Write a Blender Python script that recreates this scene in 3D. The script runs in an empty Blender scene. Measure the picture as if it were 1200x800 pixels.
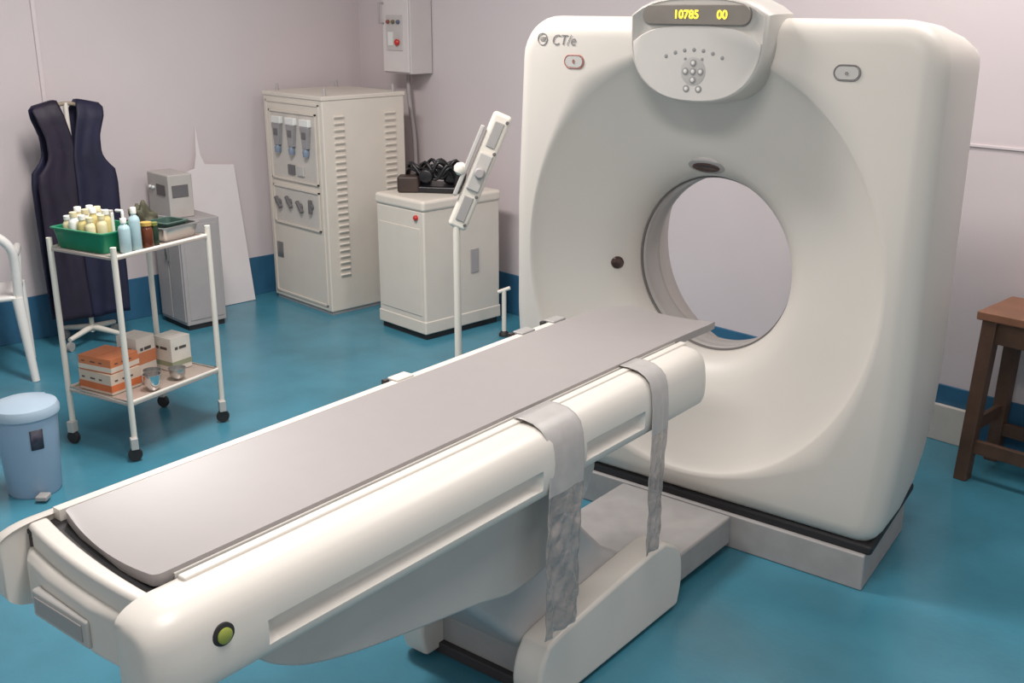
import bpy, bmesh, math, random
from mathutils import Vector, Matrix
random.seed(4)
scene=bpy.context.scene
COL=scene.collection
scene.view_settings.view_transform='Standard'
pi=math.pi

# ---------------------------------------------------------------- helpers
def lin(c):
    c=c/255.0
    return c/12.92 if c<=0.04045 else ((c+0.055)/1.055)**2.4
def rgb(r,g,b): return (lin(r),lin(g),lin(b),1)

MATS={}
def mat(name,c,rough=0.5,metal=0.0,var=0.06,scale=8,bump=0.0,bscale=40,emit=0,alpha=1,coat=0,trans=0):
    if name in MATS: return MATS[name]
    m=bpy.data.materials.new(name); m.use_nodes=True
    nt=m.node_tree; b=nt.nodes['Principled BSDF']
    tc=nt.nodes.new('ShaderNodeTexCoord')
    n=nt.nodes.new('ShaderNodeTexNoise'); n.inputs['Scale'].default_value=scale; n.inputs['Detail'].default_value=4
    nt.links.new(tc.outputs['Object'],n.inputs['Vector'])
    r=nt.nodes.new('ShaderNodeValToRGB')
    col=rgb(*c)
    r.color_ramp.elements[0].position=.3; r.color_ramp.elements[1].position=.7
    r.color_ramp.elements[0].color=tuple(x*(1-var) for x in col[:3])+(1,)
    r.color_ramp.elements[1].color=tuple(min(1,x*(1+var)) for x in col[:3])+(1,)
    nt.links.new(n.outputs['Fac'],r.inputs['Fac'])
    nt.links.new(r.outputs['Color'],b.inputs['Base Color'])
    b.inputs['Roughness'].default_value=rough
    b.inputs['Metallic'].default_value=metal
    b.inputs['Coat Weight'].default_value=coat
    b.inputs['Transmission Weight'].default_value=trans
    b.inputs['Alpha'].default_value=alpha
    if emit:
        nt.links.new(r.outputs['Color'],b.inputs['Emission Color'])
        b.inputs['Emission Strength'].default_value=emit
    if bump:
        n2=nt.nodes.new('ShaderNodeTexNoise'); n2.inputs['Scale'].default_value=bscale
        nt.links.new(tc.outputs['Object'],n2.inputs['Vector'])
        bp=nt.nodes.new('ShaderNodeBump'); bp.inputs['Strength'].default_value=bump; bp.inputs['Distance'].default_value=.01
        nt.links.new(n2.outputs['Fac'],bp.inputs['Height']); nt.links.new(bp.outputs['Normal'],b.inputs['Normal'])
    MATS[name]=m
    return m

def root(name,loc,rotz,label,category,group=None):
    e=bpy.data.objects.new(name,None); e.empty_display_size=.1
    e.location=loc; e.rotation_euler=(0,0,rotz)
    COL.objects.link(e)
    e['label']=label; e['category']=category
    if group: e['group']=group
    return e

def finish(name,bm,m,parent=None,loc=(0,0,0),rot=(0,0,0),smooth=True,bevel=0,seg=3,label=None,angle=35,subsurf=0,solid=0):
    bmesh.ops.recalc_face_normals(bm,faces=bm.faces)
    me=bpy.data.meshes.new(name); bm.to_mesh(me); bm.free()
    o=bpy.data.objects.new(name,me); COL.objects.link(o)
    for mm in (m if isinstance(m,(list,tuple)) else [m]): me.materials.append(mm)
    o.location=loc; o.rotation_euler=rot
    if parent: o.parent=parent
    if smooth:
        for p in me.polygons: p.use_smooth=True
        if subsurf==0:
            try: me.set_sharp_from_angle(angle=math.radians(angle))
            except Exception: pass
    if solid:
        md=o.modifiers.new('s','SOLIDIFY'); md.thickness=solid
    if bevel:
        md=o.modifiers.new('b','BEVEL'); md.width=bevel; md.segments=seg; md.limit_method='ANGLE'; md.angle_limit=math.radians(40)
        md.harden_normals=True
    if label: o['label']=label
    return o

def bbox_into(bm,x0,x1,y0,y1,z0,z1,M=None):
    vs=[bm.verts.new((x,y,z)) for x in (x0,x1) for y in (y0,y1) for z in (z0,z1)]
    if M is not None:
        for v in vs: v.co=M@v.co
    f=[(0,1,3,2),(4,6,7,5),(0,4,5,1),(2,3,7,6),(0,2,6,4),(1,5,7,3)]
    return [bm.faces.new([vs[i] for i in q]) for q in f]

def box(name,x0,x1,y0,y1,z0,z1,m,parent=None,bevel=0.005,seg=3,label=None,loc=(0,0,0),rot=(0,0,0)):
    bm=bmesh.new(); bbox_into(bm,x0,x1,y0,y1,z0,z1)
    return finish(name,bm,m,parent,loc,rot,bevel=bevel,seg=seg,label=label)

def boxes(name,lst,m,parent=None,bevel=0,label=None,loc=(0,0,0),rot=(0,0,0)):
    bm=bmesh.new()
    for b in lst: bbox_into(bm,*b)
    return finish(name,bm,m,parent,loc,rot,bevel=bevel,seg=2,label=label)

def lathe(name,prof,m,parent=None,loc=(0,0,0),rot=(0,0,0),n=40,label=None,angle=40,capends=True,solid=0):
    bm=bmesh.new(); rings=[]
    for r,z in prof:
        rings.append([bm.verts.new((r*math.cos(2*pi*i/n),r*math.sin(2*pi*i/n),z)) for i in range(n)])
    for a,b in zip(rings,rings[1:]):
        for i in range(n):
            bm.faces.new((a[i],a[(i+1)%n],b[(i+1)%n],b[i]))
    if capends:
        for rg in (rings[0],rings[-1]):
            bm.faces.new(rg)
    return finish(name,bm,m,parent,loc,rot,label=label,angle=angle,solid=solid)

def tube_into(bm,pts,r,n=10,closed=False):
    pts=[Vector(p) for p in pts]; N=len(pts); rings=[]
    prev=None
    for i,p in enumerate(pts):
        if closed: t=(pts[(i+1)%N]-pts[i-1])
        else: t=(pts[min(i+1,N-1)]-pts[max(i-1,0)])
        t.normalize()
        if prev is None:
            a=Vector((0,0,1)) if abs(t.z)<.9 else Vector((1,0,0))
            u=t.cross(a).normalized()
        else:
            u=(prev-t*prev.dot(t)).normalized()
        prev=u; w=t.cross(u)
        rr=r[i] if isinstance(r,(list,tuple)) else r
        rings.append([bm.verts.new(p+rr*(u*math.cos(2*pi*k/n)+w*math.sin(2*pi*k/n))) for k in range(n)])
    L=list(zip(rings,rings[1:]))
    if closed: L.append((rings[-1],rings[0]))
    for a,b in L:
        for k in range(n): bm.faces.new((a[k],a[(k+1)%n],b[(k+1)%n],b[k]))
    if not closed:
        bm.faces.new(rings[0]); bm.faces.new(rings[-1])
def tube(name,pts,r,m,parent=None,n=10,closed=False,loc=(0,0,0),rot=(0,0,0),label=None):
    bm=bmesh.new(); tube_into(bm,pts,r,n,closed)
    return finish(name,bm,m,parent,loc,rot,label=label,angle=50)

def catmull(pts,k=8):
    P=[Vector(p) for p in pts]; P=[P[0]]+P+[P[-1]]; out=[]
    for i in range(1,len(P)-2):
        for j in range(k):
            t=j/k
            out.append(0.5*((2*P[i])+(-P[i-1]+P[i+1])*t+(2*P[i-1]-5*P[i]+4*P[i+1]-P[i+2])*t*t+(-P[i-1]+3*P[i]-3*P[i+1]+P[i+2])*t**3))
    out.append(P[-2]); return out

def extr(name,outline,axis,a0,a1,m,parent=None,bevel=0,seg=3,label=None,loc=(0,0,0),rot=(0,0,0),angle=35):
    """outline 2D polygon; axis 'x': pts are (y,z); 'y': pts are (x,z); 'z': pts are (x,y)"""
    bm=bmesh.new()
    def P(p,a):
        return {'x':(a,p[0],p[1]),'y':(p[0],a,p[1]),'z':(p[0],p[1],a)}[axis]
    A=[bm.verts.new(P(p,a0)) for p in outline]; B=[bm.verts.new(P(p,a1)) for p in outline]
    bm.faces.new(A); bm.faces.new(B)
    n=len(outline)
    for i in range(n): bm.faces.new((A[i],A[(i+1)%n],B[(i+1)%n],B[i]))
    return finish(name,bm,m,parent,loc,rot,bevel=bevel,seg=seg,label=label,angle=angle)

def loft(name,secs,m,parent=None,label=None,angle=35):
    bm=bmesh.new()
    R=[[bm.verts.new(p) for p in s] for s in secs]
    for a,b in zip(R,R[1:]):
        n=len(a)
        for i in range(n): bm.faces.new((a[i],a[(i+1)%n],b[(i+1)%n],b[i]))
    bm.faces.new(R[0]); bm.faces.new(R[-1])
    return finish(name,bm,m,parent,label=label,angle=angle)

def text(name,s,size,m,parent,loc,rot,ext=.0008,align='CENTER',shear=0,label=None,bold=0):
    cu=bpy.data.curves.new(name,'FONT'); cu.body=s; cu.size=size; cu.extrude=ext; cu.align_x=align; cu.align_y='CENTER'; cu.shear=shear; cu.offset=bold
    t=bpy.data.objects.new(name+'_tmp',cu); COL.objects.link(t)
    dg=bpy.context.evaluated_depsgraph_get(); dg.update()
    me=bpy.data.meshes.new_from_object(t.evaluated_get(dg))
    bpy.data.objects.remove(t)
    me.name=name; me.materials.clear(); me.materials.append(m)
    o=bpy.data.objects.new(name,me); COL.objects.link(o); o.parent=parent; o.location=loc; o.rotation_euler=rot
    if label: o['label']=label
    return o

def rrect(hw,hh,r,n=6,cx=0,cz=0):
    out=[]
    for (sx,sz,a0) in ((1,1,0),(-1,1,90),(-1,-1,180),(1,-1,270)):
        for i in range(n+1):
            a=math.radians(a0+90*i/n)
            out.append((cx+sx*(hw-r)+abs(r*math.cos(a))*sx,cz+sz*(hh-r)+abs(r*math.sin(a))*sz))
    return out

def W(X,Y,Z=0):   # survey frame -> room frame (corner of the room at origin)
    return (6.172+.687*X-.7266*Y, -4.432+.7266*X+.687*Y, Z)
AZ=math.radians(46.6)

# ---------------------------------------------------------------- materials
WHITE=mat('gantry_plastic',(208,201,193),.45,var=.012,scale=3)
TABW=mat('table_plastic',(218,211,203),.36,var=.012,scale=3)
GREYP=mat('grey_plastic',(160,156,154),.4,var=.03)
LGREY=mat('light_grey_plastic',(186,182,178),.4,var=.03)
DARK=mat('dark_rubber',(40,37,39),.6,var=.1)
CRADLE=mat('cradle_vinyl',(156,149,148),.38,var=.012,scale=20)
CABW=mat('cabinet_paint',(216,207,196),.5,var=.02)
CABG=mat('grey_paint',(166,160,160),.5,var=.04)
STEEL=mat('steel',(190,190,188),.3,metal=.9,var=.05)
CHROME=mat('chrome',(215,215,215),.15,metal=1,var=.02)
BASEM=mat('base_paint',(162,158,157),.6,var=.08,scale=12)
CREAM=mat('cream_paint',(226,219,208),.4,var=.02)
MARK=mat('dark_marking',(84,78,76),.6)

# ---------------------------------------------------------------- room
WALL=mat('wall_paint',(208,197,199),.8,var=.03,scale=1.2,bump=.05,bscale=25)
CEIL=mat('ceiling_paint',(225,220,215),.9,var=.02)
BLUE=mat('skirting_paint',(50,98,130),.4,var=.12,scale=6)
FLOOR=mat('floor_vinyl',(66,128,148),.25,var=.13,scale=3.2,bump=.06,bscale=45)
def struct(o): o['kind']='structure'; return o
struct(box('floor',-.1,8.2,-7.2,.1,-.1,0,FLOOR,bevel=0))
struct(box('wall_left',-.1,0,-7.2,.1,0,3.0,WALL,bevel=0))
struct(box('wall_back',0,8.2,0,.1,0,3.0,WALL,bevel=0))
struct(box('ceiling',-.1,8.2,-7.2,.1,3.0,3.1,CEIL,bevel=0))
struct(box('baseboard_left',0,.012,-7.2,0,0,.25,BLUE,bevel=.003))
struct(box('baseboard_back',.012,8.2,-.012,0,0,.25,BLUE,bevel=.003))
TR=mat('conduit_plastic',(214,203,205),.6,var=.02)
struct(box('trim_1',0,.014,-2.14,-2.118,.25,3.0,TR,bevel=.003))
struct(box('trim_2',3.9,8.2,-.008,0,1.278,1.290,TR,bevel=.002))
struct(box('trim_3',3.1,4.40,-.035,-.012,0,.165,mat('skirting_pale',(206,198,190),.5),bevel=.004))

# ---------------------------------------------------------------- gantry
GP=W(.610,3.567); GZ=AZ-math.radians(38.5)
G=root('ct_gantry',GP,GZ,'large off-white tomography gantry with round bore and grey control console','ct scanner')
CZ=.972; HW=.755; HH=.824
BX=-.063; BZ=.937
def outl(th,ins):
    c,s=math.cos(th),math.sin(th)
    hw=HW-ins; hh=HH-ins
    lo,hi=0,1.6
    def inside(t):
        x=abs(BX+c*t); z=BZ+s*t-CZ
        rc=max((.14 if z>0 else .075)-ins,.03)
        z=abs(z)
        if x>hw or z>hh: return False
        if x>hw-rc and z>hh-rc: return (x-hw+rc)**2+(z-hh+rc)**2<=rc*rc
        return True
    for _ in range(26):
        m=(lo+hi)/2
        if inside(m): lo=m
        else: hi=m
    x,z=BX+c*lo,BZ+s*lo-CZ
    f=max(0,min(1,(-z-.25)/.55)); x*=1-.065*f*f
    if x<0: x*=1+.035*max(0,min(1,(.75-z)/.6))*(1-f)
    return x,z+CZ
BR=.308
PROF=[(BR,.40),(BR,.33),(BR+.001,.285),(BR+.006,.25),(BR+.017,.218),(.343,.192),(.368,.168),(.403,.147),(.445,.128),(.491,.108),(.538,.087),(.583,.064),(.619,.043),(.645,.025),(.660,.010),(.668,0.0)]
N=256
def circ(r,y):
    k=max(0,min(1,(r-.36)/.31))
    bx=BX+(.045)*k
    return [(bx+(1+.005*k)*r*math.cos(2*pi*i/N),y,BZ+.033*k+(1.03+.07*k)*r*math.sin(2*pi*i/N)) for i in range(N)]
def outr(ins,y):
    L=[]
    for i in range(N):
        x,z=outl(2*pi*i/N,ins); L.append((x,y,z))
    return L
rings=[circ(.45,.655),circ(.41,.63),circ(.345,.50)]
for r,y in PROF: rings.append(circ(r,y))
F=.07
o0=outr(F,0); c0=circ(.670,0)
for t in (.25,.6): rings.append([tuple(a[j]*(1-t)+b[j]*t for j in range(3)) for a,b in zip(c0,o0)])
for k in range(0,8):
    a=pi/2*k/7; rings.append(outr(F*(1-math.sin(a)),F*(1-math.cos(a))))
rings.append(outr(.014,.25)); rings.append(outr(.045,.45)); rings.append(outr(.078,.60))
for k in range(1,6):
    a=pi/2*k/5; rings.append(outr(.078+.055*(1-math.cos(a)),.60+.055*math.sin(a)))
def ringmesh(name,rings,m,label=None,closed=False):
    bm=bmesh.new(); R=[[bm.verts.new(p) for p in r] for r in rings]
    for a,b in zip(R,R[1:]+([R[0]] if closed else [])):
        for i in range(N): bm.faces.new((a[i],a[(i+1)%N],b[(i+1)%N],b[i]))
    return finish(name,bm,m,G,angle=60,label=label)
ringmesh('housing',rings,WHITE,closed=True)
RR=[(BR-.0005,.285),(BR-.006,.290),(BR-.006,.305),(BR-.003,.311),(BR-.003,.370),(BR-.007,.377),(BR-.007,.395),(BR-.0005,.40)]
ringmesh('bore_liner',[circ(r,y) for r,y in RR],mat('bore_liner',(184,179,175),.3,metal=.1,var=.04),'grey liner ring inside the bore')
ringmesh('bore_seam',[circ(r,y) for r,y in [(BR+.0012,.272),(BR-.0035,.274),(BR-.0035,.283),(BR-.0003,.285)]],mat('seam_dark',(112,106,104),.6),'dark seam ring')

extr('gasket',[(-.700,.014),(.698,.014),(.632,.605),(-.640,.605)],'z',.124,.160,DARK,G,bevel=.012,label='thin black rubber trim under the housing')
extr('base_plinth',[(-.682,.0),(.682,.0),(.636,.51),(-.640,.51)],'z',0,.127,BASEM,G,bevel=.006,label='grey painted steel plinth')

# console
def shield(sc,cx=0.0,top=1.865,mid=1.74,bot=1.53,hw=.250,n=14):
    pts=[]
    for i in range(n+1):
        t=i/n; x=-hw+2*hw*t
        pts.append((x, top-.045*(2*t-1)**4-.012*(2*t-1)**2))
    for i in range(1,2*n):
        a=pi*i/(2*n)
        z=mid-(mid-bot)*math.sin(a)**.9
        x=math.copysign(abs(math.cos(a))**.8*hw,math.cos(a))
        pts.append((x,z))
    mz=(top+bot)/2
    return [(cx+x*sc,mz+(z-mz)*sc) for x,z in pts]
secs=[]
for sc,y in ((1.0,.10),(1.0,.04),(1.0,.005),(.994,-.018),(.980,-.038),(.960,-.052),(.938,-.059),(.925,-.060),(.912,-.057)):
    secs.append([(x,y,z) for x,z in shield(sc)])
con=loft('console',secs,mat('console_grey',(188,183,177),.38,var=.02),G,label='shield-shaped grey control console',angle=50)
secs=[]
for sc,y in ((.905,-.053),(.905,-.0595),(.89,-.062)):
    secs.append([(x,y,z) for x,z in shield(sc,top=1.785,mid=1.73)])
loft('keypad_panel',secs,mat('keypad_panel',(198,193,188),.38,var=.02),con,label='light grey keypad panel')
extr('display_panel',rrect(.190,.030,.028,6,.0,1.805),'y',-.068,-.053,mat('display_glass',(128,121,114),.3,var=.1),con,bevel=.003,label='smoked display window with lit digits')
YEL=mat('display_digit',(255,226,60),.5,emit=1.6,var=.02)
R90=(pi/2,0,0)
text('display_digits',"10785",.036,YEL,con,(-.03,-.0692,1.805),R90,bold=.0006)
text('display_digits',"00",.036,YEL,con,(.095,-.0692,1.805),R90,bold=.0006)
BTN=mat('button_grey',(140,138,137),.6)
BTL=mat('button_light',(214,210,205),.5)
def button(x,z,r,m,name='button',y=-.061,h=.002):
    return lathe(name,[(r,0),(r,h*.7),(r*.85,h)],m,con,loc=(x,y,z),rot=(pi/2,0,0),n=20)
for i in range(7):
    t=(i-3)/3; button(.10*t,1.700-.022*t*t,.0065,BTN)
for i in range(2):
    button(.03*(2*i-1),1.672,.005,BTN)
lathe('keypad_ring',[(.044,0),(.044,.0015),(.042,.002)],mat('keypad_ring',(172,168,165),.5),con,loc=(0,-.061,1.634),rot=(pi/2,0,0),n=36)
for dx,dz in ((0,.026),(0,-.026),(.027,0),(-.027,0),(0,0)):
    button(dx,1.634+dz,.0115,BTN,y=-.0625); button(dx,1.634+dz,.006,BTL,y=-.0643,h=.001)
for dx in (-.022,.022):
    button(dx,1.580,.012,BTN); button(dx,1.580,.006,BTL,y=-.0628,h=.001)

# badges
GTX=mat('badge_print',(138,134,134),.5)
text('model_lettering',"CT/e",.050,GTX,G,(-.550,-.002,1.715),R90,shear=.25,align='CENTER',bold=-.0006)
bm=bmesh.new(); tube_into(bm,[(.020*math.cos(a*pi/16),0,.020*math.sin(a*pi/16)) for a in range(32)],.0018,6,True)
finish('emblem',bm,GTX,G,loc=(-.640,-.001,1.718),label='round grey monogram emblem')
text('emblem_lettering',"GE",.020,GTX,G,(-.640,-.002,1.718),R90,shear=.4)
for x,z,c in ((-.503,1.645,(168,104,94)),(.478,1.645,(122,116,116))):
    p=rrect(.040,.023,.022,8)
    ring=[(.018+.022*math.cos(a),.022*math.sin(a)) for a in [math.radians(d) for d in range(-90,91,15)]]+[(-.018+.022*math.cos(a),.022*math.sin(a)) for a in [math.radians(d) for d in range(90,271,15)]]
    bm=bmesh.new(); tube_into(bm,[(a,0,b) for a,b in ring],.0025,6,True)
    br=finish('warning_button',bm,mat('wb%d'%c[0],c,.5),G,loc=(x,-.001,z),label='oval outlined push button')
    face=[(a*.9,b*.85) for a,b in ring]
    extr('button_face',face,'y',-.003,0,LGREY,br)
    text('button_symbol',"0" if x<0 else "o",.020,mat('wb%d'%c[0],c,.5),br,(0,-.0045,0),R90)

def on_throat(k,th,name,rx,rz,m,label):
    i=int(round(th/(2*pi)*N))%N
    a=Vector(circ(*PROF[k])[i]); b=Vector(circ(*PROF[k+1])[i]); p=(a+b)/2
    t=(b-a).normalized()
    c=Vector((-math.sin(th),0,math.cos(th)))
    n=t.cross(c)
    if n.y>0: n=-n
    M=Matrix((c,t,n)).transposed().to_4x4(); M.translation=p+n*.002
    bm=bmesh.new(); L=[]
    for s,h in ((1.25,-.012),(1.2,.003),(1.0,.006)):
        L.append([bm.verts.new((s*rx*math.cos(2*pi*i/32),s*rz*math.sin(2*pi*i/32),h)) for i in range(32)])
    for a,b in zip(L,L[1:]):
        for i in range(32): bm.faces.new((a[i],a[(i+1)%32],b[(i+1)%32],b[i]))
    bm.faces.new(L[-1])
    bm.transform(M)
    return finish(name,bm,m,G,label=label,angle=60)
LW=mat('laser_window',(66,46,42),.12,var=.3,scale=30)
on_throat(5,pi*1.02,'laser_window',.019,.020,LW,'dark oval laser window')
on_throat(5,pi/2,'laser_bezel',.058,.030,GREYP,'grey bezel above the bore')
o=on_throat(5,pi/2,'laser_window',.043,.018,LW,'dark laser window above the bore'); o.location=(0,-.005,-.004)

# ---------------------------------------------------------------- patient table
T=root('patient_table',GP,GZ,'long off-white patient table with grey sliding cradle on a floor pedestal','table')
ZT=.88
BP=[(.207,.866,0),(.240,.869,0),(.266,.866,0),(.286,.858,0),(.300,.845,0),(.3075,.829,0),(.3115,.810,0),(.3140,.788,0),(.3150,.778,.001),(.3155,.771,.016),(.316,.758,.023),(.3155,.743,.023),(.3148,.733,.016),(.3140,.727,.001),(.312,.716,0),(.307,.705,0),(.297,.697,0),(.280,.692,0),(.25,.690,0),(.207,.688,0)]
def beam(name,sgn,y0,y1,dx=0,r0=.11,r1=.03,m=TABW,smin=.45,g0=None,g1=None):
    cx=.235; cz=.785; secs=[]
    def sec(y,s,g):
        out=[]
        for x,z,o in BP:
            X=(x+dx if x>.21 else x)-o*g
            out.append((sgn*(cx+(X-cx)*s),y,cz+(z-cz)*s))
        return out
    for k in range(10):
        a=pi/2*(1-k/9); secs.append(sec(y0+r0*(1-math.sin(a)),smin+(1-smin)*math.cos(a)**.8,0))
    if g0 is not None:
        secs.append(sec(g0,1,0)); secs.append(sec(g0+.015,1,.8)); secs.append(sec(g0+.03,1,1))
        secs.append(sec(g1-.03,1,1)); secs.append(sec(g1-.015,1,.8)); secs.append(sec(g1,1,0))
    for k in range(6):
        a=pi/2*k/5; secs.append(sec(y1-r1+r1*math.sin(a),1-.3*(1-math.cos(a)),0))
    return loft(name,secs,m,T,angle=38)
beam('side_beam',1,-2.335,-1.20,.012,smin=.55,r0=.085,g0=-2.10,g1=-1.27)
beam('side_beam',1,-1.205,-.42,-.008,.03,.04,smin=.7,g0=-1.06,g1=-.78)
beam('side_beam',-1,-2.315,-.42,-.040,smin=.55,r0=.085)
box('upper_rail',.2075,.230,-2.20,-.43,.862,.874,TABW,T,bevel=.004)
box('bed_frame',-.21,.21,-2.25,-.42,.69,.845,GREYP,T,bevel=.01)
box('rail_channel',-.204,.207,-2.26,-.43,.845,.856,DARK,T,bevel=.002,label='dark gap beneath the cradle')
extr('end_cap',[(-.22,-2.16),(-.22,-2.255),(-.17,-2.285),(-.08,-2.300),(.08,-2.308),(.17,-2.303),(.22,-2.27),(.22,-2.16)],'z',.705,.825,TABW,T,bevel=.022,seg=4,label='off-white end cap with handle')
box('end_cap_core',-.2,.2,-2.26,-2.18,.81,.846,DARK,T,bevel=.002)
def arc(y,bul,hw=.215,n=10,sk=0):
    return [(-hw+2*hw*i/n, y-bul*(1-(2*i/n-1)**2)+sk*(1-i/n)) for i in range(n+1)]
extr('end_handle',arc(-2.256,.012,sk=.045)+arc(-2.287,.014,sk=.033)[::-1],'z',.790,.866,TABW,T,bevel=.010,label='off-white end handle')
extr('end_panel',[(-.105,.727),(.085,.727),(.085,.785),(-.105,.785)],'y',-2.316,-2.29,LGREY,T,bevel=.006,label='grey panel on the end cap')
box('panel_inset',-.090,.070,-2.319,-2.314,.738,.774,GREYP,T,bevel=.002)
lathe('button_collar',[(.023,0),(.023,.004),(.018,.006)],DARK,T,loc=(.322,-2.195,.795),rot=(0,pi/2,0),n=28,label='black collar')
lathe('button_cap',[(.015,0),(.015,.007),(.011,.010)],mat('button_yellow',(150,158,70),.4),T,loc=(.324,-2.195,.795),rot=(0,pi/2,0),n=28,label='yellow green push button')
# cradle
secs=[]
def cradle_sec(y,xl,xr):
    n=14; top=[];bot=[]
    f=max(0,min(1,(-2.0-y)/.2))
    for i in range(n+1):
        t=i/n; x=xl+(xr-xl)*t; u=2*t-1
        yy=y-.012*(1-u*u)*f+.040*(1-t)*f
        top.append((x,yy,ZT+.003-.010*(1-u*u)))
        bot.append((x,yy,ZT-.020-.006*(1-u*u)))
    return top+bot[::-1]
for t in (0,.1,.3,.6,1):
    w=math.sqrt(max(0,1-(1-t)**2))
    secs.append(cradle_sec(-2.238+.02*t,-.172+(1-w)*.014,.197-(1-w)*.014))
secs.append(cradle_sec(-2.0,-.174,.197))
secs.append(cradle_sec(-1.2,-.175,.197)); secs.append(cradle_sec(-.5,-.178,.199))
secs.append(cradle_sec(-.34,-.172,.203)); secs.append(cradle_sec(-.26,-.14,.207)); secs.append(cradle_sec(-.21,-.10,.205))
cr=loft('cradle',secs,CRADLE,T,label='grey vinyl covered sliding cradle',angle=30)
boxes('cradle_edge',[(.1975,.2025,-2.2,-.45,.861,.874)],mat('edge_light',(214,210,204),.35),cr)
boxes('rail_strip',[(-.206,-.182,-2.20,-.5,.856,.880)],TABW,T)
for y in (-1.2,-.66,-.50):
    box('rail_stop',-.225,-.185,y-.035,y+.03,.872,.886,TABW if y<-1 else GREYP,T,bevel=.004)
    box('rail_clip',-.228,-.212,y-.055,y-.038,.870,.884,DARK,T,bevel=.003)
# lift cover
c=catmull([(-2.09,.71,0),(-2.07,.65,0),(-1.98,.59,0),(-1.84,.545,0),(-1.64,.505,0),(-1.44,.47,0),(-1.30,.44,0),(-1.15,.46,0),(-1.02,.56,0),(-.95,.66,0)],5)
pts=[(p.x,p.y) for p in c]+[(-.95,.72),(-2.09,.72)]
extr('lift_cover',pts,'x',-.235,.262,LGREY,T,bevel=.02,label='smooth light grey lift cover',angle=50)
extr('pedestal',[(-1.50,.52),(-1.08,.10),(-.55,.10),(-.58,.20),(-.74,.30),(-1.02,.58)],'x',-.20,.17,mat('pedestal_grey',(184,182,182),.3,var=.03),T,bevel=.03,seg=4,label='leaning grey pedestal cover')
box('foot_plate',-.235,.215,-1.10,-.02,0.03,.135,BASEM,T,bevel=.01,label='grey steel foot plate')
box('foot_skirt',-.245,.20,-1.12,-.45,0,.035,mat('skirt_dark',(62,58,60),.6),T,bevel=.004,label='dark lower skirt')
def bar(x0,x1):
    c=[(-1.17,.012),(-1.19,.10),(-1.16,.185),(-1.08,.220),(-.62,.265),(-.52,.25),(-.455,.195),(-.44,.10),(-.46,.012)]
    p=catmull([(a,b,0) for a,b in c],5)
    return extr('foot_beam',[(q.x,max(q.y,.003)) for q in p],'x',x0,x1,TABW,T,bevel=.02,seg=4,label='off-white rounded foot beam',angle=50)
bar(.165,.262); bar(-.255,-.165)
# straps
def strap(name,y0,y1,zb,m1,m2,amp,x_off=0,tap=.02):
    bm=bmesh.new()
    path=[(.210,.880),(.24,.881),(.272,.877),(.295,.866),(.311,.850),(.320,.82),(.326,.77),(.329,.70)]
    k=int((.70-zb)/.012)
    for i in range(1,k+1): path.append((.329,.70-.012*i))
    n=22; G0=[]
    for j,(x,z) in enumerate(path):
        row=[]
        f=max(0,min(1,(.80-z)/.25))
        for i in range(n+1):
            t=i/n; y=y0+tap*f*.5+(y1-y0-tap*f)*t
            yy=y-.030*f+ .003*f*math.sin(z*19)
            xx=x+x_off+f*amp*(math.sin(t*9+z*5)+.7*math.sin(t*19+z*11+1)+.5*math.sin(z*43+t*9)+.5*math.sin(z*95-t*17))+f*.008
            row.append(bm.verts.new((xx,yy,z)))
        G0.append(row)
    for j in range(len(G0)-1):
        for i in range(n):
            fc=bm.faces.new((G0[j][i],G0[j][i+1],G0[j+1][i+1],G0[j+1][i]))
            fc.material_index=0 if path[j][1]>.74 else 1
    return finish(name,bm,[m1,m2],T,solid=.0015,angle=80,label='hanging grey restraint strap wrapped in crinkled plastic')
SF=mat('strap_fabric',(176,171,169),.3,var=.05,scale=30)
SP=mat('strap_plastic',(172,162,158),.08,var=.2,scale=16,bump=.9,bscale=30,alpha=.6,coat=.6)
strap('restraint_strap',-1.240,-1.095,.315,SF,SP,.0035,tap=.0)
strap('restraint_strap',-.750,-.665,.33,SF,SP,.003,-.012,tap=.005)

# ---------------------------------------------------------------- tall power cabinet
K=root('power_cabinet',(.13,-.842,0),0,'tall cream steel power cabinet with louvred side and breaker windows','cabinet')
box('body',0,.644,0,.60,.02,1.31,CABW,K,bevel=.008)
box('plinth',.01,.634,.01,.59,0,.03,CABG,K,bevel=.002)
box('lid',-.006,.65,-.006,.606,1.29,1.315,CABW,K,bevel=.005)
boxes('door_frame',[(.03,.61,-.006,0,.05,.062),(.03,.61,-.006,0,1.255,1.267),(.03,.042,-.006,0,.05,1.267),(.598,.61,-.006,0,.05,1.267)],CABW,K,bevel=.001)
RC1=mat('recess_paint',(200,193,186),.5)
def window(z0,z1):
    w=box('breaker_window',.08,.57,-.004,.004,z0,z1,RC1,K,bevel=.002,label='recessed breaker window')
    boxes('window_frame',[(.07,.58,-.012,-.003,z0-.01,z0),(.07,.58,-.012,-.003,z1,z1+.01),(.07,.08,-.012,-.003,z0-.01,z1+.01),(.57,.58,-.012,-.003,z0-.01,z1+.01)],CABW,w)
window(.80,1.20); window(.52,.74)
BRK=mat('breaker_dark',(104,100,102),.4); GL=mat('meter_white',(225,225,222),.3)
for i in range(3):
    x=.17+.155*i
    h=box('circuit_breaker',x-.05,x+.05,-.030,-.003,1.13,1.175,GL,K,bevel=.006,label='white breaker housing')
    extr('breaker_lever',[(x-.045,1.13),(x+.045,1.13),(x+.024,1.0),(x-.024,1.0)],'y',-.030,-.004,mat('breaker_body',(150,146,148),.4),h,bevel=.004)
    box('breaker_slot',x-.02,x+.02,-.034,-.028,1.06,1.10,BRK,h,bevel=.002)
    lathe('lever_tip',[(.018,0),(.022,.03),(.014,.045)],mat('tip_blue',(120,132,150),.4),h,loc=(x,-.020,.955),n=20)
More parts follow.
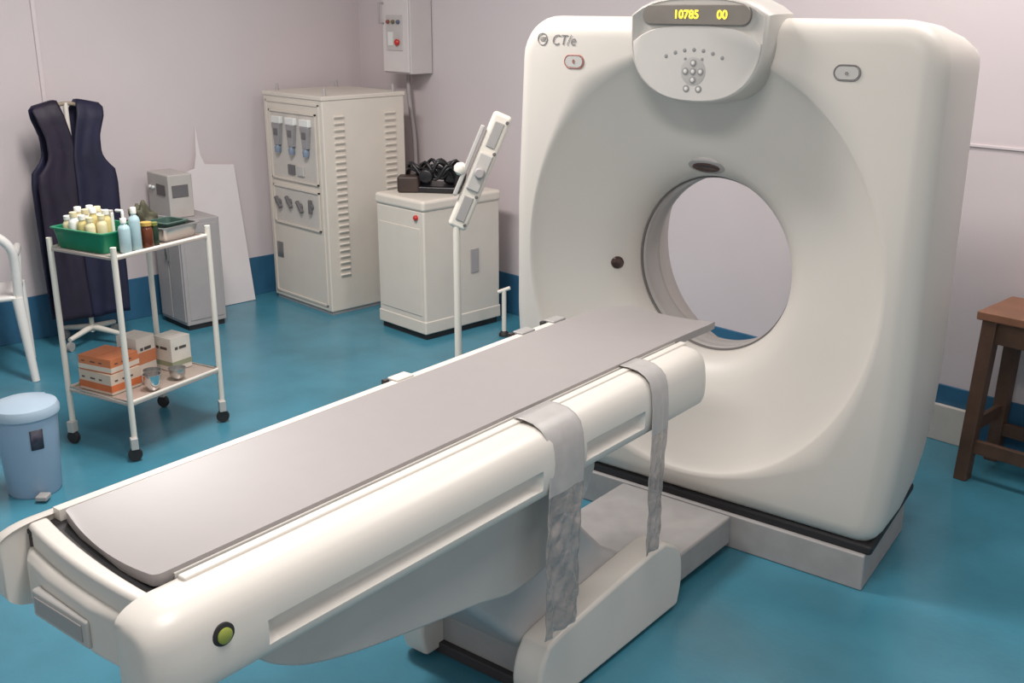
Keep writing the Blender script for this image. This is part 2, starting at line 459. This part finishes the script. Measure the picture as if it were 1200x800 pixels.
for i in range(2):
    box('socket',.26+.10*i,.33+.10*i,-.016,-.003,.83,.89,LGREY if i else BRK,K,bevel=.004)
for i in range(4):
    x=.13+.12*i
    kb=lathe('rotary_switch',[(.020,0),(.020,.008),(.014,.014)],BRK,K,loc=(x,-.003,.64+.015*(i%2)),rot=(pi/2,0,0),n=24,label='dark rotary switch')
    box('switch_lever',-.010,.010,-.042,.042,0,.02,BRK,kb,bevel=.004,loc=(0,0,.006),rot=(0,0,.7 if i<3 else 0))
box('name_plate',.06,.13,-.004,0,.28,.38,STEEL,K,bevel=.001,label='small metal rating plate')
def vent(y0,y1):
    bm=bmesh.new()
    for i in range(26):
        z=.24+.038*i
        M=Matrix.Translation((.645,(y0+y1)/2,z))@Matrix.Rotation(.5,4,'Y')
        bbox_into(bm,-.006,.008,-(y1-y0)/2,(y1-y0)/2,-.002,.010,M)
    return finish('vent_louvres',bm,CABW,K,bevel=.001,label='column of pressed vent louvres')
vent(.075,.145); vent(.445,.525)
for x,y in ((.04,.08),(.60,.05),(.60,.55),(.04,.52)):
    lathe('lifting_eye',[(.010,0),(.010,.03),(.005,.045)],CABG,K,loc=(x,y,1.314),n=14)

# ---------------------------------------------------------------- low white cabinet
L=root('equipment_cabinet',(1.14,-.75,0),0,'low white wheeled equipment cabinet with rounded top edge and red knob','cabinet')
box('body',0,.43,0,.57,.05,.74,CABW,L,bevel=.012)
box('top',-.008,.438,-.008,.578,.735,.80,CABW,L,bevel=.02,seg=4)
box('plinth',.012,.418,.012,.558,.0,.06,DARK,L,bevel=.004,label='dark recessed plinth')
box('skirt',-.004,.434,-.004,.574,.035,.11,CABW,L,bevel=.008)
lathe('knob',[(.015,0),(.015,.012),(.010,.018)],mat('red_knob',(190,50,46),.4),L,loc=(.37,0,.70),rot=(pi/2,0,0),n=20,label='red knob')
boxes('door',[(.03,.40,-.004,0,.14,.64)],CABW,L,bevel=.003)
boxes('side_handle',[(.43,.436,.34,.40,.34,.48)],CABG,L,bevel=.002)

# black device
Dv=root('monitoring_device',(1.345,-.47,.801),.62,'black medical device with lens, bracket and tangled black cables','device')
Dv.scale=(1.25,1.2,1.1)
BLK=mat('black_plastic',(28,26,29),.35,var=.3)
box('base',-.10,.13,-.09,.09,0,.035,BLK,Dv,bevel=.012)
box('housing',.02,.12,-.06,.04,.05,.13,BLK,Dv,bevel=.02,rot=(0,.2,.3))
box('battery_pack',-.17,-.07,-.085,.0,.0,.085,mat('brown_black',(66,52,47),.5,var=.3),Dv,bevel=.012,rot=(0,0,.15),label='brownish black block')
box('bracket',.09,.13,-.06,-.03,.03,.17,BLK,Dv,bevel=.012,rot=(0,.12,0))
lathe('lens',[(.030,0),(.036,.03),(.030,.06),(.026,.062)],BLK,Dv,loc=(-.02,-.05,.09),rot=(pi/2,.3,0),n=24)
lathe('dial',[(.03,0),(.032,.03),(.022,.04)],mat('dial_grey',(80,84,104),.4),Dv,loc=(-.06,.03,.035),n=20)
for k in range(11):
    a=k*1.3; dx=.08*math.cos(a); dy=.05*math.sin(a)
    tube('cable',catmull([(-.12+dx*.4,.03+dy*.6,.045),(-.07+dx*.7,-.02+dy,.10+.006*k),(.0+dx*.5,-.04+dy,.07+.01*(k%4)),(.06+dx*.5,-.02+dy,.13+.015*(k%3)),(.11+dx*.2,.02+dy,.045)],6),.0085,BLK,Dv,n=8)

# ---------------------------------------------------------------- wall distribution box
E=root('distribution_box',(.50,-.005,1.41),0,'grey white electrical distribution box mounted on the wall','electrical box')
box('enclosure',0,.27,-.17,0,0,.56,mat('box_paint',(200,193,192),.5,var=.02),E,bevel=.006)
box('door',.008,.262,-.182,-.17,.01,.55,mat('box_door',(212,205,204),.5,var=.02),E,bevel=.004)
box('indicator_panel',.05,.21,-.188,-.182,.14,.35,mat('box_panel',(192,186,184),.5),E,bevel=.002)
for i in range(3): lathe('indicator_lamp',[(.012,0),(.012,.012),(.008,.018)],mat('lamp%d'%i,[(140,80,70),(110,104,80),(90,96,120)][i],.3),E,loc=(.08+.05*i,-.188,.31),rot=(pi/2,0,0),n=18)
lathe('stop_button',[(.016,0),(.020,.015),(.014,.022)],mat('stop_red',(196,50,44),.35),E,loc=(.17,-.188,.19),rot=(pi/2,0,0),n=20,label='red push button')
box('rating_label',.07,.12,-.190,-.188,.17,.25,GL,E,bevel=0)
tube('door_handle',[(.02,-.182,.42),(.02,-.215,.42),(.02,-.215,.30),(.02,-.182,.30)],.007,CABG,E)
tube('conduit',catmull([(.09,-.05,0),(.10,-.06,-.15),(.13,-.05,-.40),(.15,-.06,-.70),(.14,-.05,-1.1),(.14,-.05,-1.38)],6),.014,CABG,E,n=10,label='grey supply cable')
tube('conduit',catmull([(-.0,-.05,.05),(-.05,-.04,.12),(-.07,-.03,.25),(-.06,-.03,.36),(0,-.05,.30)],6),.010,mat('brown_cable',(120,102,98),.6),E,n=8)

# ---------------------------------------------------------------- swivel arm stand
S=root('swivel_arm_stand',W(-.255,4.91),AZ,'white pole stand carrying a tilted slotted arm bracket','medical stand')
tube('pole',[(0,0,.05),(0,0,.86)],.017,CREAM,S,n=18)
tube('inner_pole',[(0,0,.84),(.012,0,.95)],.012,CHROME,S,n=14,label='chrome inner pole')
for a in range(4):
    th=a*pi/2+.3
    tube('foot',[(0,0,.10),(.10*math.cos(th),.10*math.sin(th),.095),(.20*math.cos(th),.20*math.sin(th),.07)],[.022,.02,.014],CREAM,S,n=10)
    lathe('caster',[(.012,-.012),(.028,-.010),(.028,.010),(.012,.012)],DARK,S,loc=(.20*math.cos(th),.20*math.sin(th),.028),rot=(pi/2,0,th),n=20)
ang=math.radians(23)
Hd=box('arm_bracket',-.045,.045,-.02,.02,0,.56,CREAM,S,bevel=.018,seg=4,loc=(.0,0,.85),rot=(0,ang,0),label='long cream arm bracket')
box('bracket_slot',-.022,.022,-.026,-.018,.40,.52,GREYP,Hd,bevel=.006)
box('bracket_slot',-.022,.022,-.026,-.018,.04,.16,GREYP,Hd,bevel=.006)
box('bracket_cover',-.032,.032,-.034,-.018,.19,.37,LGREY,Hd,bevel=.008)
lathe('pivot_knob',[(.024,0),(.024,.02),(.018,.026)],CABG,Hd,loc=(0,-.034,.28),rot=(pi/2,0,0),n=24)
box('side_rail',-.075,-.055,-.03,.0,.14,.48,LGREY,Hd,bevel=.006)
lathe('pivot_ball',[(.006,-.03),(.026,-.018),(.032,0),(.026,.018),(.006,.03)],CREAM,Hd,loc=(-.085,-.01,.26),n=20)
for z in (.03,.17,.38,.53):
    lathe('screw',[(.008,0),(.008,.005),(.006,.007)],BRK,Hd,loc=(.03,-.02,z),rot=(pi/2,0,0),n=12)

# ---------------------------------------------------------------- grey metal unit + box on top
U=root('steel_pedestal_cabinet',(.15,-1.64,0),0,'grey steel pedestal cabinet with two doors against the wall','cabinet')
box('body',0,.32,0,.25,.03,.65,CABG,U,bevel=.006)
box('plinth',.01,.31,.01,.24,0,.04,DARK,U,bevel=.002)
boxes('door',[(.012,.152,-.008,0,.05,.63)],CABG,U,bevel=.003)
boxes('door',[(.164,.308,-.008,0,.05,.63)],CABG,U,bevel=.003)
for x in (.142,.178): box('handle',x-.004,x+.004,-.022,-.008,.40,.47,STEEL,U,bevel=.002)
boxes('side_panel',[(.32,.324,.02,.23,.06,.62)],CABG,U,bevel=.002)
V=root('control_box',(.12,-1.64,.65),0,'light grey control box with a dark panel on the steel cabinet','device')
box('case',0,.26,0,.15,0,.25,mat('ctrl_case',(182,175,170),.5),V,bevel=.008)
box('control_panel',.12,.22,-.006,0,.13,.19,mat('panel_dark',(86,80,80),.4),V,bevel=.002,label='dark panel')
box('side_window',.26,.264,.02,.12,.12,.19,BRK,V,bevel=.002)
for i in range(2): lathe('knob',[(.010,0),(.010,.01),(.007,.014)],GL,V,loc=(.04+.04*i,-.0,.165),rot=(pi/2,0,0),n=14)

# leaning white board
Bd=root('leaning_board',(.012,-1.38,0),0,'white hardboard sheet leaning against the wall behind the cabinet','board')
extr('sheet',[(0,.0),(.39,.0),(.345,.87),(.15,.89),(.128,.95),(.115,1.12),(.10,.95),(.08,.87),(.0,.85)],'x',0,.01,mat('board_white',(224,216,217),.6,var=.02),Bd,bevel=.001,loc=(.10,0,0.002),rot=(0,-.078,0))

# ---------------------------------------------------------------- lead apron on stand
AY=-2.125
A=root('garment_stand',(.28,AY,0),0,'white pole garment stand with crossed feet and casters','stand')
tube('pole',[(0,0,.06),(0,0,1.33)],.013,CREAM,A,n=14)
tube('hanger_bar',catmull([(0,-.15,1.285),(0,-.08,1.31),(0,0,1.325),(0,.08,1.31),(0,.15,1.285)],5),.011,mat('hanger_beige',(150,136,120),.5),A,n=10,label='beige hanger bar')
for a in range(4):
    th=a*pi/2+.5
    tube('foot',[(0,0,.09),(.19*math.cos(th),.19*math.sin(th),.065)],[.018,.013],CREAM,A,n=10)
    lathe('caster',[(.01,-.01),(.026,-.009),(.026,.009),(.01,.01)],GREYP,A,loc=(.19*math.cos(th),.19*math.sin(th),.026),rot=(pi/2,0,th),n=18)
AP=root('lead_apron',(.28,AY,0),0,'near-black navy sleeveless lead apron hanging on the garment stand','apron')
NV1=mat('apron_purple',(34,25,44),.6,var=.3,scale=5,bump=.4,bscale=12)
NV2=mat('apron_navy',(28,27,54),.6,var=.3,scale=5,bump=.4,bscale=12)
ZA=[1.345,1.325,1.25,1.15,1.06,1.01,.97,.90,.75,.55,.38,.16]
OUT=[.172,.188,.172,.142,.140,.165,.205,.214,.212,.210,.208,.20]
INN=[.050,.045,.028,.004,-.012,-.015,-.015,-.015,-.018,-.02,-.02,-.015]
def interp(L,z):
    for i in range(len(ZA)-1):
        if ZA[i]>=z>=ZA[i+1]:
            t=(ZA[i]-z)/(ZA[i]-ZA[i+1]); return L[i]*(1-t)+L[i+1]*t
    return L[-1]
def panel(name,sgn,xo,m,inn=INN,lb=None):
    bm=bmesh.new(); rows=[]; R=44; Cn=12
    for j in range(R+1):
        z=1.345-(1.345-.1601)*j/R
        o_,i_=interp(OUT,z),interp(inn,z); row=[]
        f=min(1,(1.345-z)/.5)
        for k in range(Cn+1):
            t=k/Cn; y=i_+(o_-i_)*t
            x=xo+(.008*math.sin(t*7+z*2)+.005*math.sin(t*15-z*6))*f
            if z>1.275: x*= (1.345-z)/.07*.7+.3
            zz=z-.03*max(0,t-.2)*max(0,(z-1.2)/.15)
            row.append(bm.verts.new((x,sgn*y,zz)))
        rows.append(row)
    for a,b in zip(rows,rows[1:]):
        for k in range(Cn): bm.faces.new((a[k],a[k+1],b[k+1],b[k]))
    return finish(name,bm,m,AP,solid=.005,angle=80,label=lb)
panel('front_panel',-1,.05,NV1,lb='near-black purple front panel')
panel('front_panel',1,.062,NV2,lb='dark navy front panel')
bi=[.05,.04,.01,.0,0,0,0,0,0,0,0,0]
panel('back_panel',-1,-.05,NV2,inn=bi); panel('back_panel',1,-.05,NV2,inn=bi)

# ---------------------------------------------------------------- trolley
TA=AZ-math.radians(30)
TC=W(-1.622,4.53)
Tr=root('instrument_trolley',TC,TA,'white tubular two-shelf instrument trolley on casters','trolley')
hx,hy=.192,.255
for sx in (-1,1):
    for sy in (-1,1):
        tube('leg',[(sx*hx,sy*hy,.075),(sx*hx,sy*hy,.912)],.0125,CREAM,Tr,n=14)
        cs=lathe('caster',[(.008,-.011),(.027,-.010),(.030,0),(.027,.010),(.008,.011)],DARK,Tr,loc=(sx*hx+.01,sy*hy-.012,.030),rot=(pi/2,0,.6+sx*.4),n=22,label='dark rubber caster wheel')
        box('caster_fork',-.015,.015,-.018,.018,0,.05,LGREY,cs,bevel=.003,loc=(0,.025,0),rot=(-pi/2,0,0))
def shelf(z,rail):
    s=box('shelf',-hx-.005,hx+.005,-hy-.005,hy+.005,z-.012,z,mat('shelf_steel',(196,180,170),.35,metal=.3,var=.05),Tr,bevel=.003,label='steel shelf')
    tube('guard_rail',[(-hx,-hy,z+rail),(hx,-hy,z+rail),(hx,hy,z+rail),(-hx,hy,z+rail)],.0075,CREAM,s,n=8,closed=True)
    return s
shelf(.87,.0); shelf(.25,.004)
def onT(x,y,z,name,label,cat,rz=0,group=None):
    c,s=math.cos(TA),math.sin(TA)
    return root(name,(TC[0]+c*x-s*y,TC[1]+s*x+c*y,z),TA+rz,label,cat,group)
GRN=mat('green_plastic',(18,122,88),.35,var=.08)
def rr_pts(a,b,z,r=.02,n=4):
    out=[]
    for (sx,sz,a0) in ((1,1,0),(-1,1,90),(-1,-1,180),(1,-1,270)):
        for i in range(n+1):
            t=math.radians(a0+90*i/n)
            out.append((sx*(a-r)+r*math.cos(t),sz*(b-r)+r*math.sin(t),z))
    return out
def tray(o,hx,hy,h,m,th=.006):
    bm=bmesh.new()
    seq=[rr_pts(hx*.9,hy*.9,0),rr_pts(hx,hy,h-.006),rr_pts(hx+.008,hy+.008,h-.006),rr_pts(hx+.008,hy+.008,h),rr_pts(hx-th,hy-th,h),rr_pts(hx*.9-th,hy*.9-th,th)]
    R=[[bm.verts.new(p) for p in s] for s in seq]
    for a,b in zip(R,R[1:]):
        n=len(a)
        for i in range(n): bm.faces.new((a[i],a[(i+1)%n],b[(i+1)%n],b[i]))
    bm.faces.new(R[0]); bm.faces.new(R[-1])
    return finish('tray_body',bm,m,o,angle=40)
ZU=.872
o=onT(-.03,-.133,ZU,'plastic_tray','green plastic tray holding small bottles on the trolley','tray'); tray(o,.155,.112,.085,GRN)
o=onT(.015,.138,ZU,'steel_tray','stainless steel instrument tray on the trolley','tray'); tray(o,.15,.100,.06,STEEL)
def bottle(x,y,z,r,h,m,mc,label,name='bottle',capr=.45,grp=None):
    b=onT(x,y,z,name,label,'bottle',group=grp)
    lathe('bottle_body',[(r*.9,0),(r,.006),(r,h*.68),(r*.85,h*.76),(r*capr,h*.82),(r*capr,h*.86)],m,b,n=24)
    lathe('bottle_cap',[(r*capr*1.15,h*.86),(r*capr*1.15,h*.99),(r*capr*1.05,h)],mc,b,n=20)
    return b
CRM=mat('cream_bottle',(222,210,172),.4); WHT=mat('white_cap',(235,235,230),.4)
YLW=mat('yellow_label',(204,188,128),.5)
k=0
for (x,y,h) in ((-.14,-.195,.12),(-.095,-.20,.14),(-.05,-.195,.13),(-.005,-.195,.125),(-.13,-.148,.15),(-.083,-.15,.145),(-.035,-.15,.155),(.012,-.150,.13),(-.115,-.10,.15),(-.068,-.10,.15),(-.02,-.10,.14)):
    bottle(x,y,ZU+.007,.021,h,[CRM,WHT,YLW,CRM][k%4],[WHT,CRM,WHT,CRM][k%4],'small cream plastic bottle standing in the green tray',grp='small bottles in the green tray',capr=.6); k+=1
for (x,y,rz,cc) in ((-.05,-.060,.3,WHT),(-.105,-.064,-.2,YLW)):
    o=onT(x,y,ZU+.007,'gauze_packet','small pale gauze packet standing in the green tray','packet',rz,'gauze packets in the green tray')
    box('packet_body',-.020,.020,-.010,.010,0,.12,cc,o,bevel=.004); box('packet_fold',-.018,.018,-.011,.011,.10,.13,LGREY,o,bevel=.003)
BLUB=mat('clear_blue_plastic',(168,194,200),.15,var=.1)
p=bottle(.160,-.165,ZU,.024,.14,BLUB,WHT,'pale blue pump bottle with white pump head','pump_bottle')
tube('pump_head',[(0,0,.14),(0,0,.165),(.0,.0,.17),(-.035,0,.168)],.006,WHT,p,n=8)
bottle(.160,-.110,ZU,.023,.175,BLUB,WHT,'tall pale blue plastic bottle beside the pump bottle')
bottle(.158,-.050,ZU,.026,.105,mat('brown_glass',(92,44,22),.12,var=.2),mat('amber_cap',(200,160,80),.4),'brown glass bottle with amber cap',capr=.75)
bottle(.150,-.002,ZU,.018,.095,mat('dark_green_glass',(26,50,34),.15),mat('olive_cap',(120,126,60),.4),'dark green glass bottle',capr=.75)
o=onT(-.06,.13,ZU+.008,'crumpled_cloth','dark olive crumpled cloth heap in the steel tray','cloth')
bm=bmesh.new(); bmesh.ops.create_icosphere(bm,subdivisions=4,radius=1)
for v in bm.verts:
    n=v.co.copy(); kk=1+.18*math.sin(n.x*7+n.y*3)+.14*math.sin(n.z*9+n.y*6)
    v.co=Vector((n.x*.05*kk,n.y*.065*kk,max(0.0,(n.z+.35)*.085*kk)))
finish('cloth_body',bm,mat('olive_cloth',(70,68,52),.8,var=.3,scale=20,bump=.4),o,angle=80)
for (x,y,rz) in ((.06,.09,.3),(.08,.14,-.4),(.10,.12,1.2)):
    f=onT(x,y,ZU+.007,'forceps','stainless steel forceps lying in the tray','instrument',rz,'forceps in the steel tray')
    tube('arm',[(-.055,0,.008),(0,.007,.008),(.06,.001,.006)],.0035,CHROME,f,n=6)
    tube('arm',[(-.055,0,.008),(0,-.007,.008),(.06,-.001,.006)],.0035,CHROME,f,n=6)
    tube('finger_ring',[(-.068+.012*math.cos(a*pi/6),.014+.012*math.sin(a*pi/6),.006) for a in range(12)],.003,CHROME,f,n=6,closed=True)
g=onT(.07,.145,ZU+.021,'kidney_dish','dark green dressing dish in the steel tray','dish')
tray(g,.06,.06,.05,mat('dark_green_dish',(60,84,76),.4))

# lower shelf
def carton(x,y,z,a,b,h,rz,c1,c2,label,bands=((.30,.62),)):
    o=onT(x,y,z,'carton',label,'box',rz)
    bd=box('carton_body',-a,a,-b,b,0,h,mat('carton_%d_%d_%d'%c1,c1,.6,var=.08),o,bevel=.003)
    m2=mat('cartonband_%d_%d_%d'%c2,c2,.6,var=.08)
    for (b0,b1) in bands:
        box('printed_band',-a-.001,a+.001,-b-.001,b+.001,h*b0,h*b1,m2,o,bevel=0,label='coloured printed band')
    for i in range(3):
        bx=-a+.02+i*(2*a-.04)/3
        boxes('printed_mark',[(bx,bx+.018+.010*(i%2),-b-.0018,-b-.001,h*.66,h*.74)],MARK,o)
        by=-b+.02+i*(2*b-.04)/3
        boxes('printed_mark',[(a+.001,a+.0018,by,by+.016+.010*(i%2),h*.66,h*.74)],MARK,o)
    boxes('flap',[(-a,-.002,-b,b,h,h+.003)],bd.data.materials[0],o,bevel=.001)
    boxes('flap',[(.002,a,-b,b,h,h+.003)],bd.data.materials[0],o,bevel=.001)
    return o
ZL=.252
carton(-.045,-.150,ZL,.10,.08,.085,0,(210,192,174),(204,112,66),'white and orange cardboard carton on the lower shelf',bands=((.15,.5),))
carton(-.05,-.145,ZL+.089,.095,.078,.060,.06,(206,122,78),(218,204,188),'orange and white printed carton stacked on another carton',bands=((.1,.45),))
carton(-.10,.05,ZL,.060,.055,.17,.05,(222,212,202),(206,130,92),'white cardboard carton with orange band on the lower shelf')
carton(-.01,.175,ZL,.06,.055,.15,-.05,(222,216,206),(150,156,130),'pale cardboard carton with green print on the lower shelf',bands=((.15,.3),))
for x,y,h,c in ((.08,-.03,.06,STEEL),(.13,.065,.05,STEEL),(.145,-.09,.07,CHROME)):
    o=onT(x,y,ZL+.002,'steel_bowl','small stainless steel bowl on the lower shelf','bowl',group='bowls on the lower shelf')
    lathe('bowl_body',[(.020,0),(.032,h*.4),(.036,h),(.039,h),(.039,h-.002),(.037,h-.003),(.034,h*.4),(.022,.003)],c,o,n=28,capends=True)

# ---------------------------------------------------------------- waste bin
Bn=root('pedal_bin',W(-1.889,3.925),AZ,'pale blue plastic pedal bin with domed lid','bin')
PB=mat('pale_blue_plastic',(148,168,190),.35,var=.03)
lathe('bin_body',[(.095,0),(.10,.01),(.118,.33),(.118,.335)],PB,Bn,n=48)
lathe('lid',[(.127,.325),(.128,.345),(.120,.362),(.085,.376),(.03,.382)],mat('pale_blue_lid',(164,182,198),.35,var=.03),Bn,n=48)
box('hinge',-.03,.03,.105,.135,.30,.36,PB,Bn,bevel=.005)
box('pedal',.055,.10,-.135,-.085,.008,.028,GREYP,Bn,bevel=.006)
st=[(.1145*math.cos(a),.1145*math.sin(a)) for a in [math.radians(d) for d in range(-62,-34,4)]]
bm=bmesh.new()
A_=[bm.verts.new((x,y,.205)) for x,y in st]; B_=[bm.verts.new((x*1.03,y*1.03,.285)) for x,y in st]
for i in range(len(st)-1): bm.faces.new((A_[i],A_[i+1],B_[i+1],B_[i]))
finish('warning_sticker',bm,mat('sticker_dark',(60,56,70),.5,var=.4,scale=60),Bn,solid=.002,label='dark printed sticker')

# ---------------------------------------------------------------- plastic chair
C=root('plastic_chair',W(-2.775,5.345),AZ+.38,'white moulded plastic armchair','chair')
PC=mat('chair_plastic',(228,225,221),.35,var=.02)
bm=bmesh.new(); rows=[]
for j in range(11):
    t=j/10; row=[]
    for i in range(11):
        u=i/10*2-1; y=-.23+.40*t
        row.append(bm.verts.new((u*(.25+.005*t),y,.44-.018*(1-u*u)*(1-abs(2*t-1)**3)-(.015 if t>.95 else 0))))
    rows.append(row)
for a,b in zip(rows,rows[1:]):
    for i in range(10): bm.faces.new((a[i],a[i+1],b[i+1],b[i]))
finish('seat',bm,PC,C,solid=.022,angle=60)
for sx in (-1,1):
    tube('leg',[(sx*.24,-.22,.43),(sx*.275,-.265,.0)],[.028,.019],PC,C,n=12)
    tube('leg',[(sx*.24,.15,.43),(sx*.25,.15,.0)],[.026,.018],PC,C,n=12)
    tube('armrest',catmull([(sx*.245,-.24,.64),(sx*.255,-.1,.64),(sx*.255,.05,.635),(sx*.25,.13,.60),(sx*.235,.14,.44)],6),.019,PC,C,n=12)
tube('back_frame',catmull([(-.245,-.21,.42),(-.25,-.235,.60),(-.235,-.26,.70),(-.16,-.275,.765),(0,-.285,.785),(.16,-.275,.765),(.235,-.26,.70),(.25,-.235,.60),(.245,-.21,.42)],6),.023,PC,C,n=12)
bs=[]
for i in range(4):
    x=-.12+.08*i; bs.append((x-.018,x+.018,-.262,-.252,.45,.765))
boxes('back_slats',bs,PC,C,bevel=.003)

# ---------------------------------------------------------------- stool
WD=mat('stool_wood',(90,66,52),.5,var=.3,scale=9)
WT=mat('stool_top_wood',(142,98,74),.45,var=.2,scale=6)
St=root('wooden_stool',(4.5,-.34,0),0,'brown wooden stool with braced square legs','stool')
sw,sd=.42,.28
for sx in (0,1):
    for sy in (0,1):
        bm=bmesh.new()
        cx=sx*sw; cy=sy*sd; tx=cx+(.03 if sx==0 else -.03); ty=cy+(.015 if sy==0 else -.015)
        vs=[bm.verts.new((cx+a*.026,cy+b*.026,0)) for a,b in ((-1,-1),(1,-1),(1,1),(-1,1))]
        vt=[bm.verts.new((tx+a*.028,ty+b*.028,.67)) for a,b in ((-1,-1),(1,-1),(1,1),(-1,1))]
        bm.faces.new(vs); bm.faces.new(vt)
        for i in range(4): bm.faces.new((vs[i],vs[(i+1)%4],vt[(i+1)%4],vt[i]))
        finish('leg',bm,WD,St,bevel=.003)
box('seat',-.02,sw+.02,-.02,sd+.02,.67,.705,WT,St,bevel=.006)
for q in ((.02,sw-.02,.005,.025,.58,.67),(.02,sw-.02,sd-.025,sd-.005,.58,.67),(.015,.035,.02,sd-.02,.58,.67),(sw-.035,sw-.015,.02,sd-.02,.58,.67)):
    box('apron_rail',*q,WD,St,bevel=.002)
for q in ((.01,sw-.01,-.005,.02,.12,.175),(.01,sw-.01,sd-.02,sd+.005,.12,.175),(-.002,.02,.01,sd-.01,.20,.255),(sw-.02,sw+.002,.01,sd-.01,.20,.255)):
    box('stretcher',*q,WD,St,bevel=.002)

# short post beside white cabinet
px=W(-.045,5.98)
Po=root('floor_post',(px[0],px[1],0),AZ,'short white floor post with rubber foot beside the white cabinet','post')
tube('post',[(0,0,.02),(0,0,.27)],.013,CREAM,Po,n=12)
tube('cross_handle',[(-.035,0,.26),(.035,0,.285)],.011,CREAM,Po,n=10)
lathe('foot',[(.03,0),(.03,.012),(.016,.03)],DARK,Po,n=20)

# ---------------------------------------------------------------- lights
def area(name,loc,rot,sx,sy,e,col=(1,.95,.91)):
    l=bpy.data.lights.new(name,'AREA'); l.shape='RECTANGLE'; l.size=sx; l.size_y=sy; l.energy=e; l.color=col
    o=bpy.data.objects.new(name,l); COL.objects.link(o); o.location=loc; o.rotation_euler=rot
    o['label']='unseen area lamp below the ceiling'; o['category']='lamp'
    return o
area('unseen_area_lamp',(2.4,-2.4,2.9),(0,0,0),1.4,.4,88)
area('unseen_area_lamp',(5.0,-3.4,2.9),(0,0,0),1.4,.4,46)
area('unseen_area_lamp',(4.6,-.9,2.9),(0,0,0),1.4,.4,32)  # added fill lamp, out of view, brightens the back wall behind the gantry
w=bpy.data.worlds.new('World'); scene.world=w; w.use_nodes=True
w.node_tree.nodes['Background'].inputs['Color'].default_value=(1,.965,.95,1)
w.node_tree.nodes['Background'].inputs['Strength'].default_value=.62

# ---------------------------------------------------------------- camera
cd=bpy.data.cameras.new('camera'); cam=bpy.data.objects.new('camera',cd); COL.objects.link(cam)
cam.location=(6.172,-4.432,1.85); cam.rotation_euler=(math.radians(90-17.5),0,AZ)
cd.sensor_width=36; cd.lens=36*1270/1200; cd.clip_start=.05
scene.camera=cam
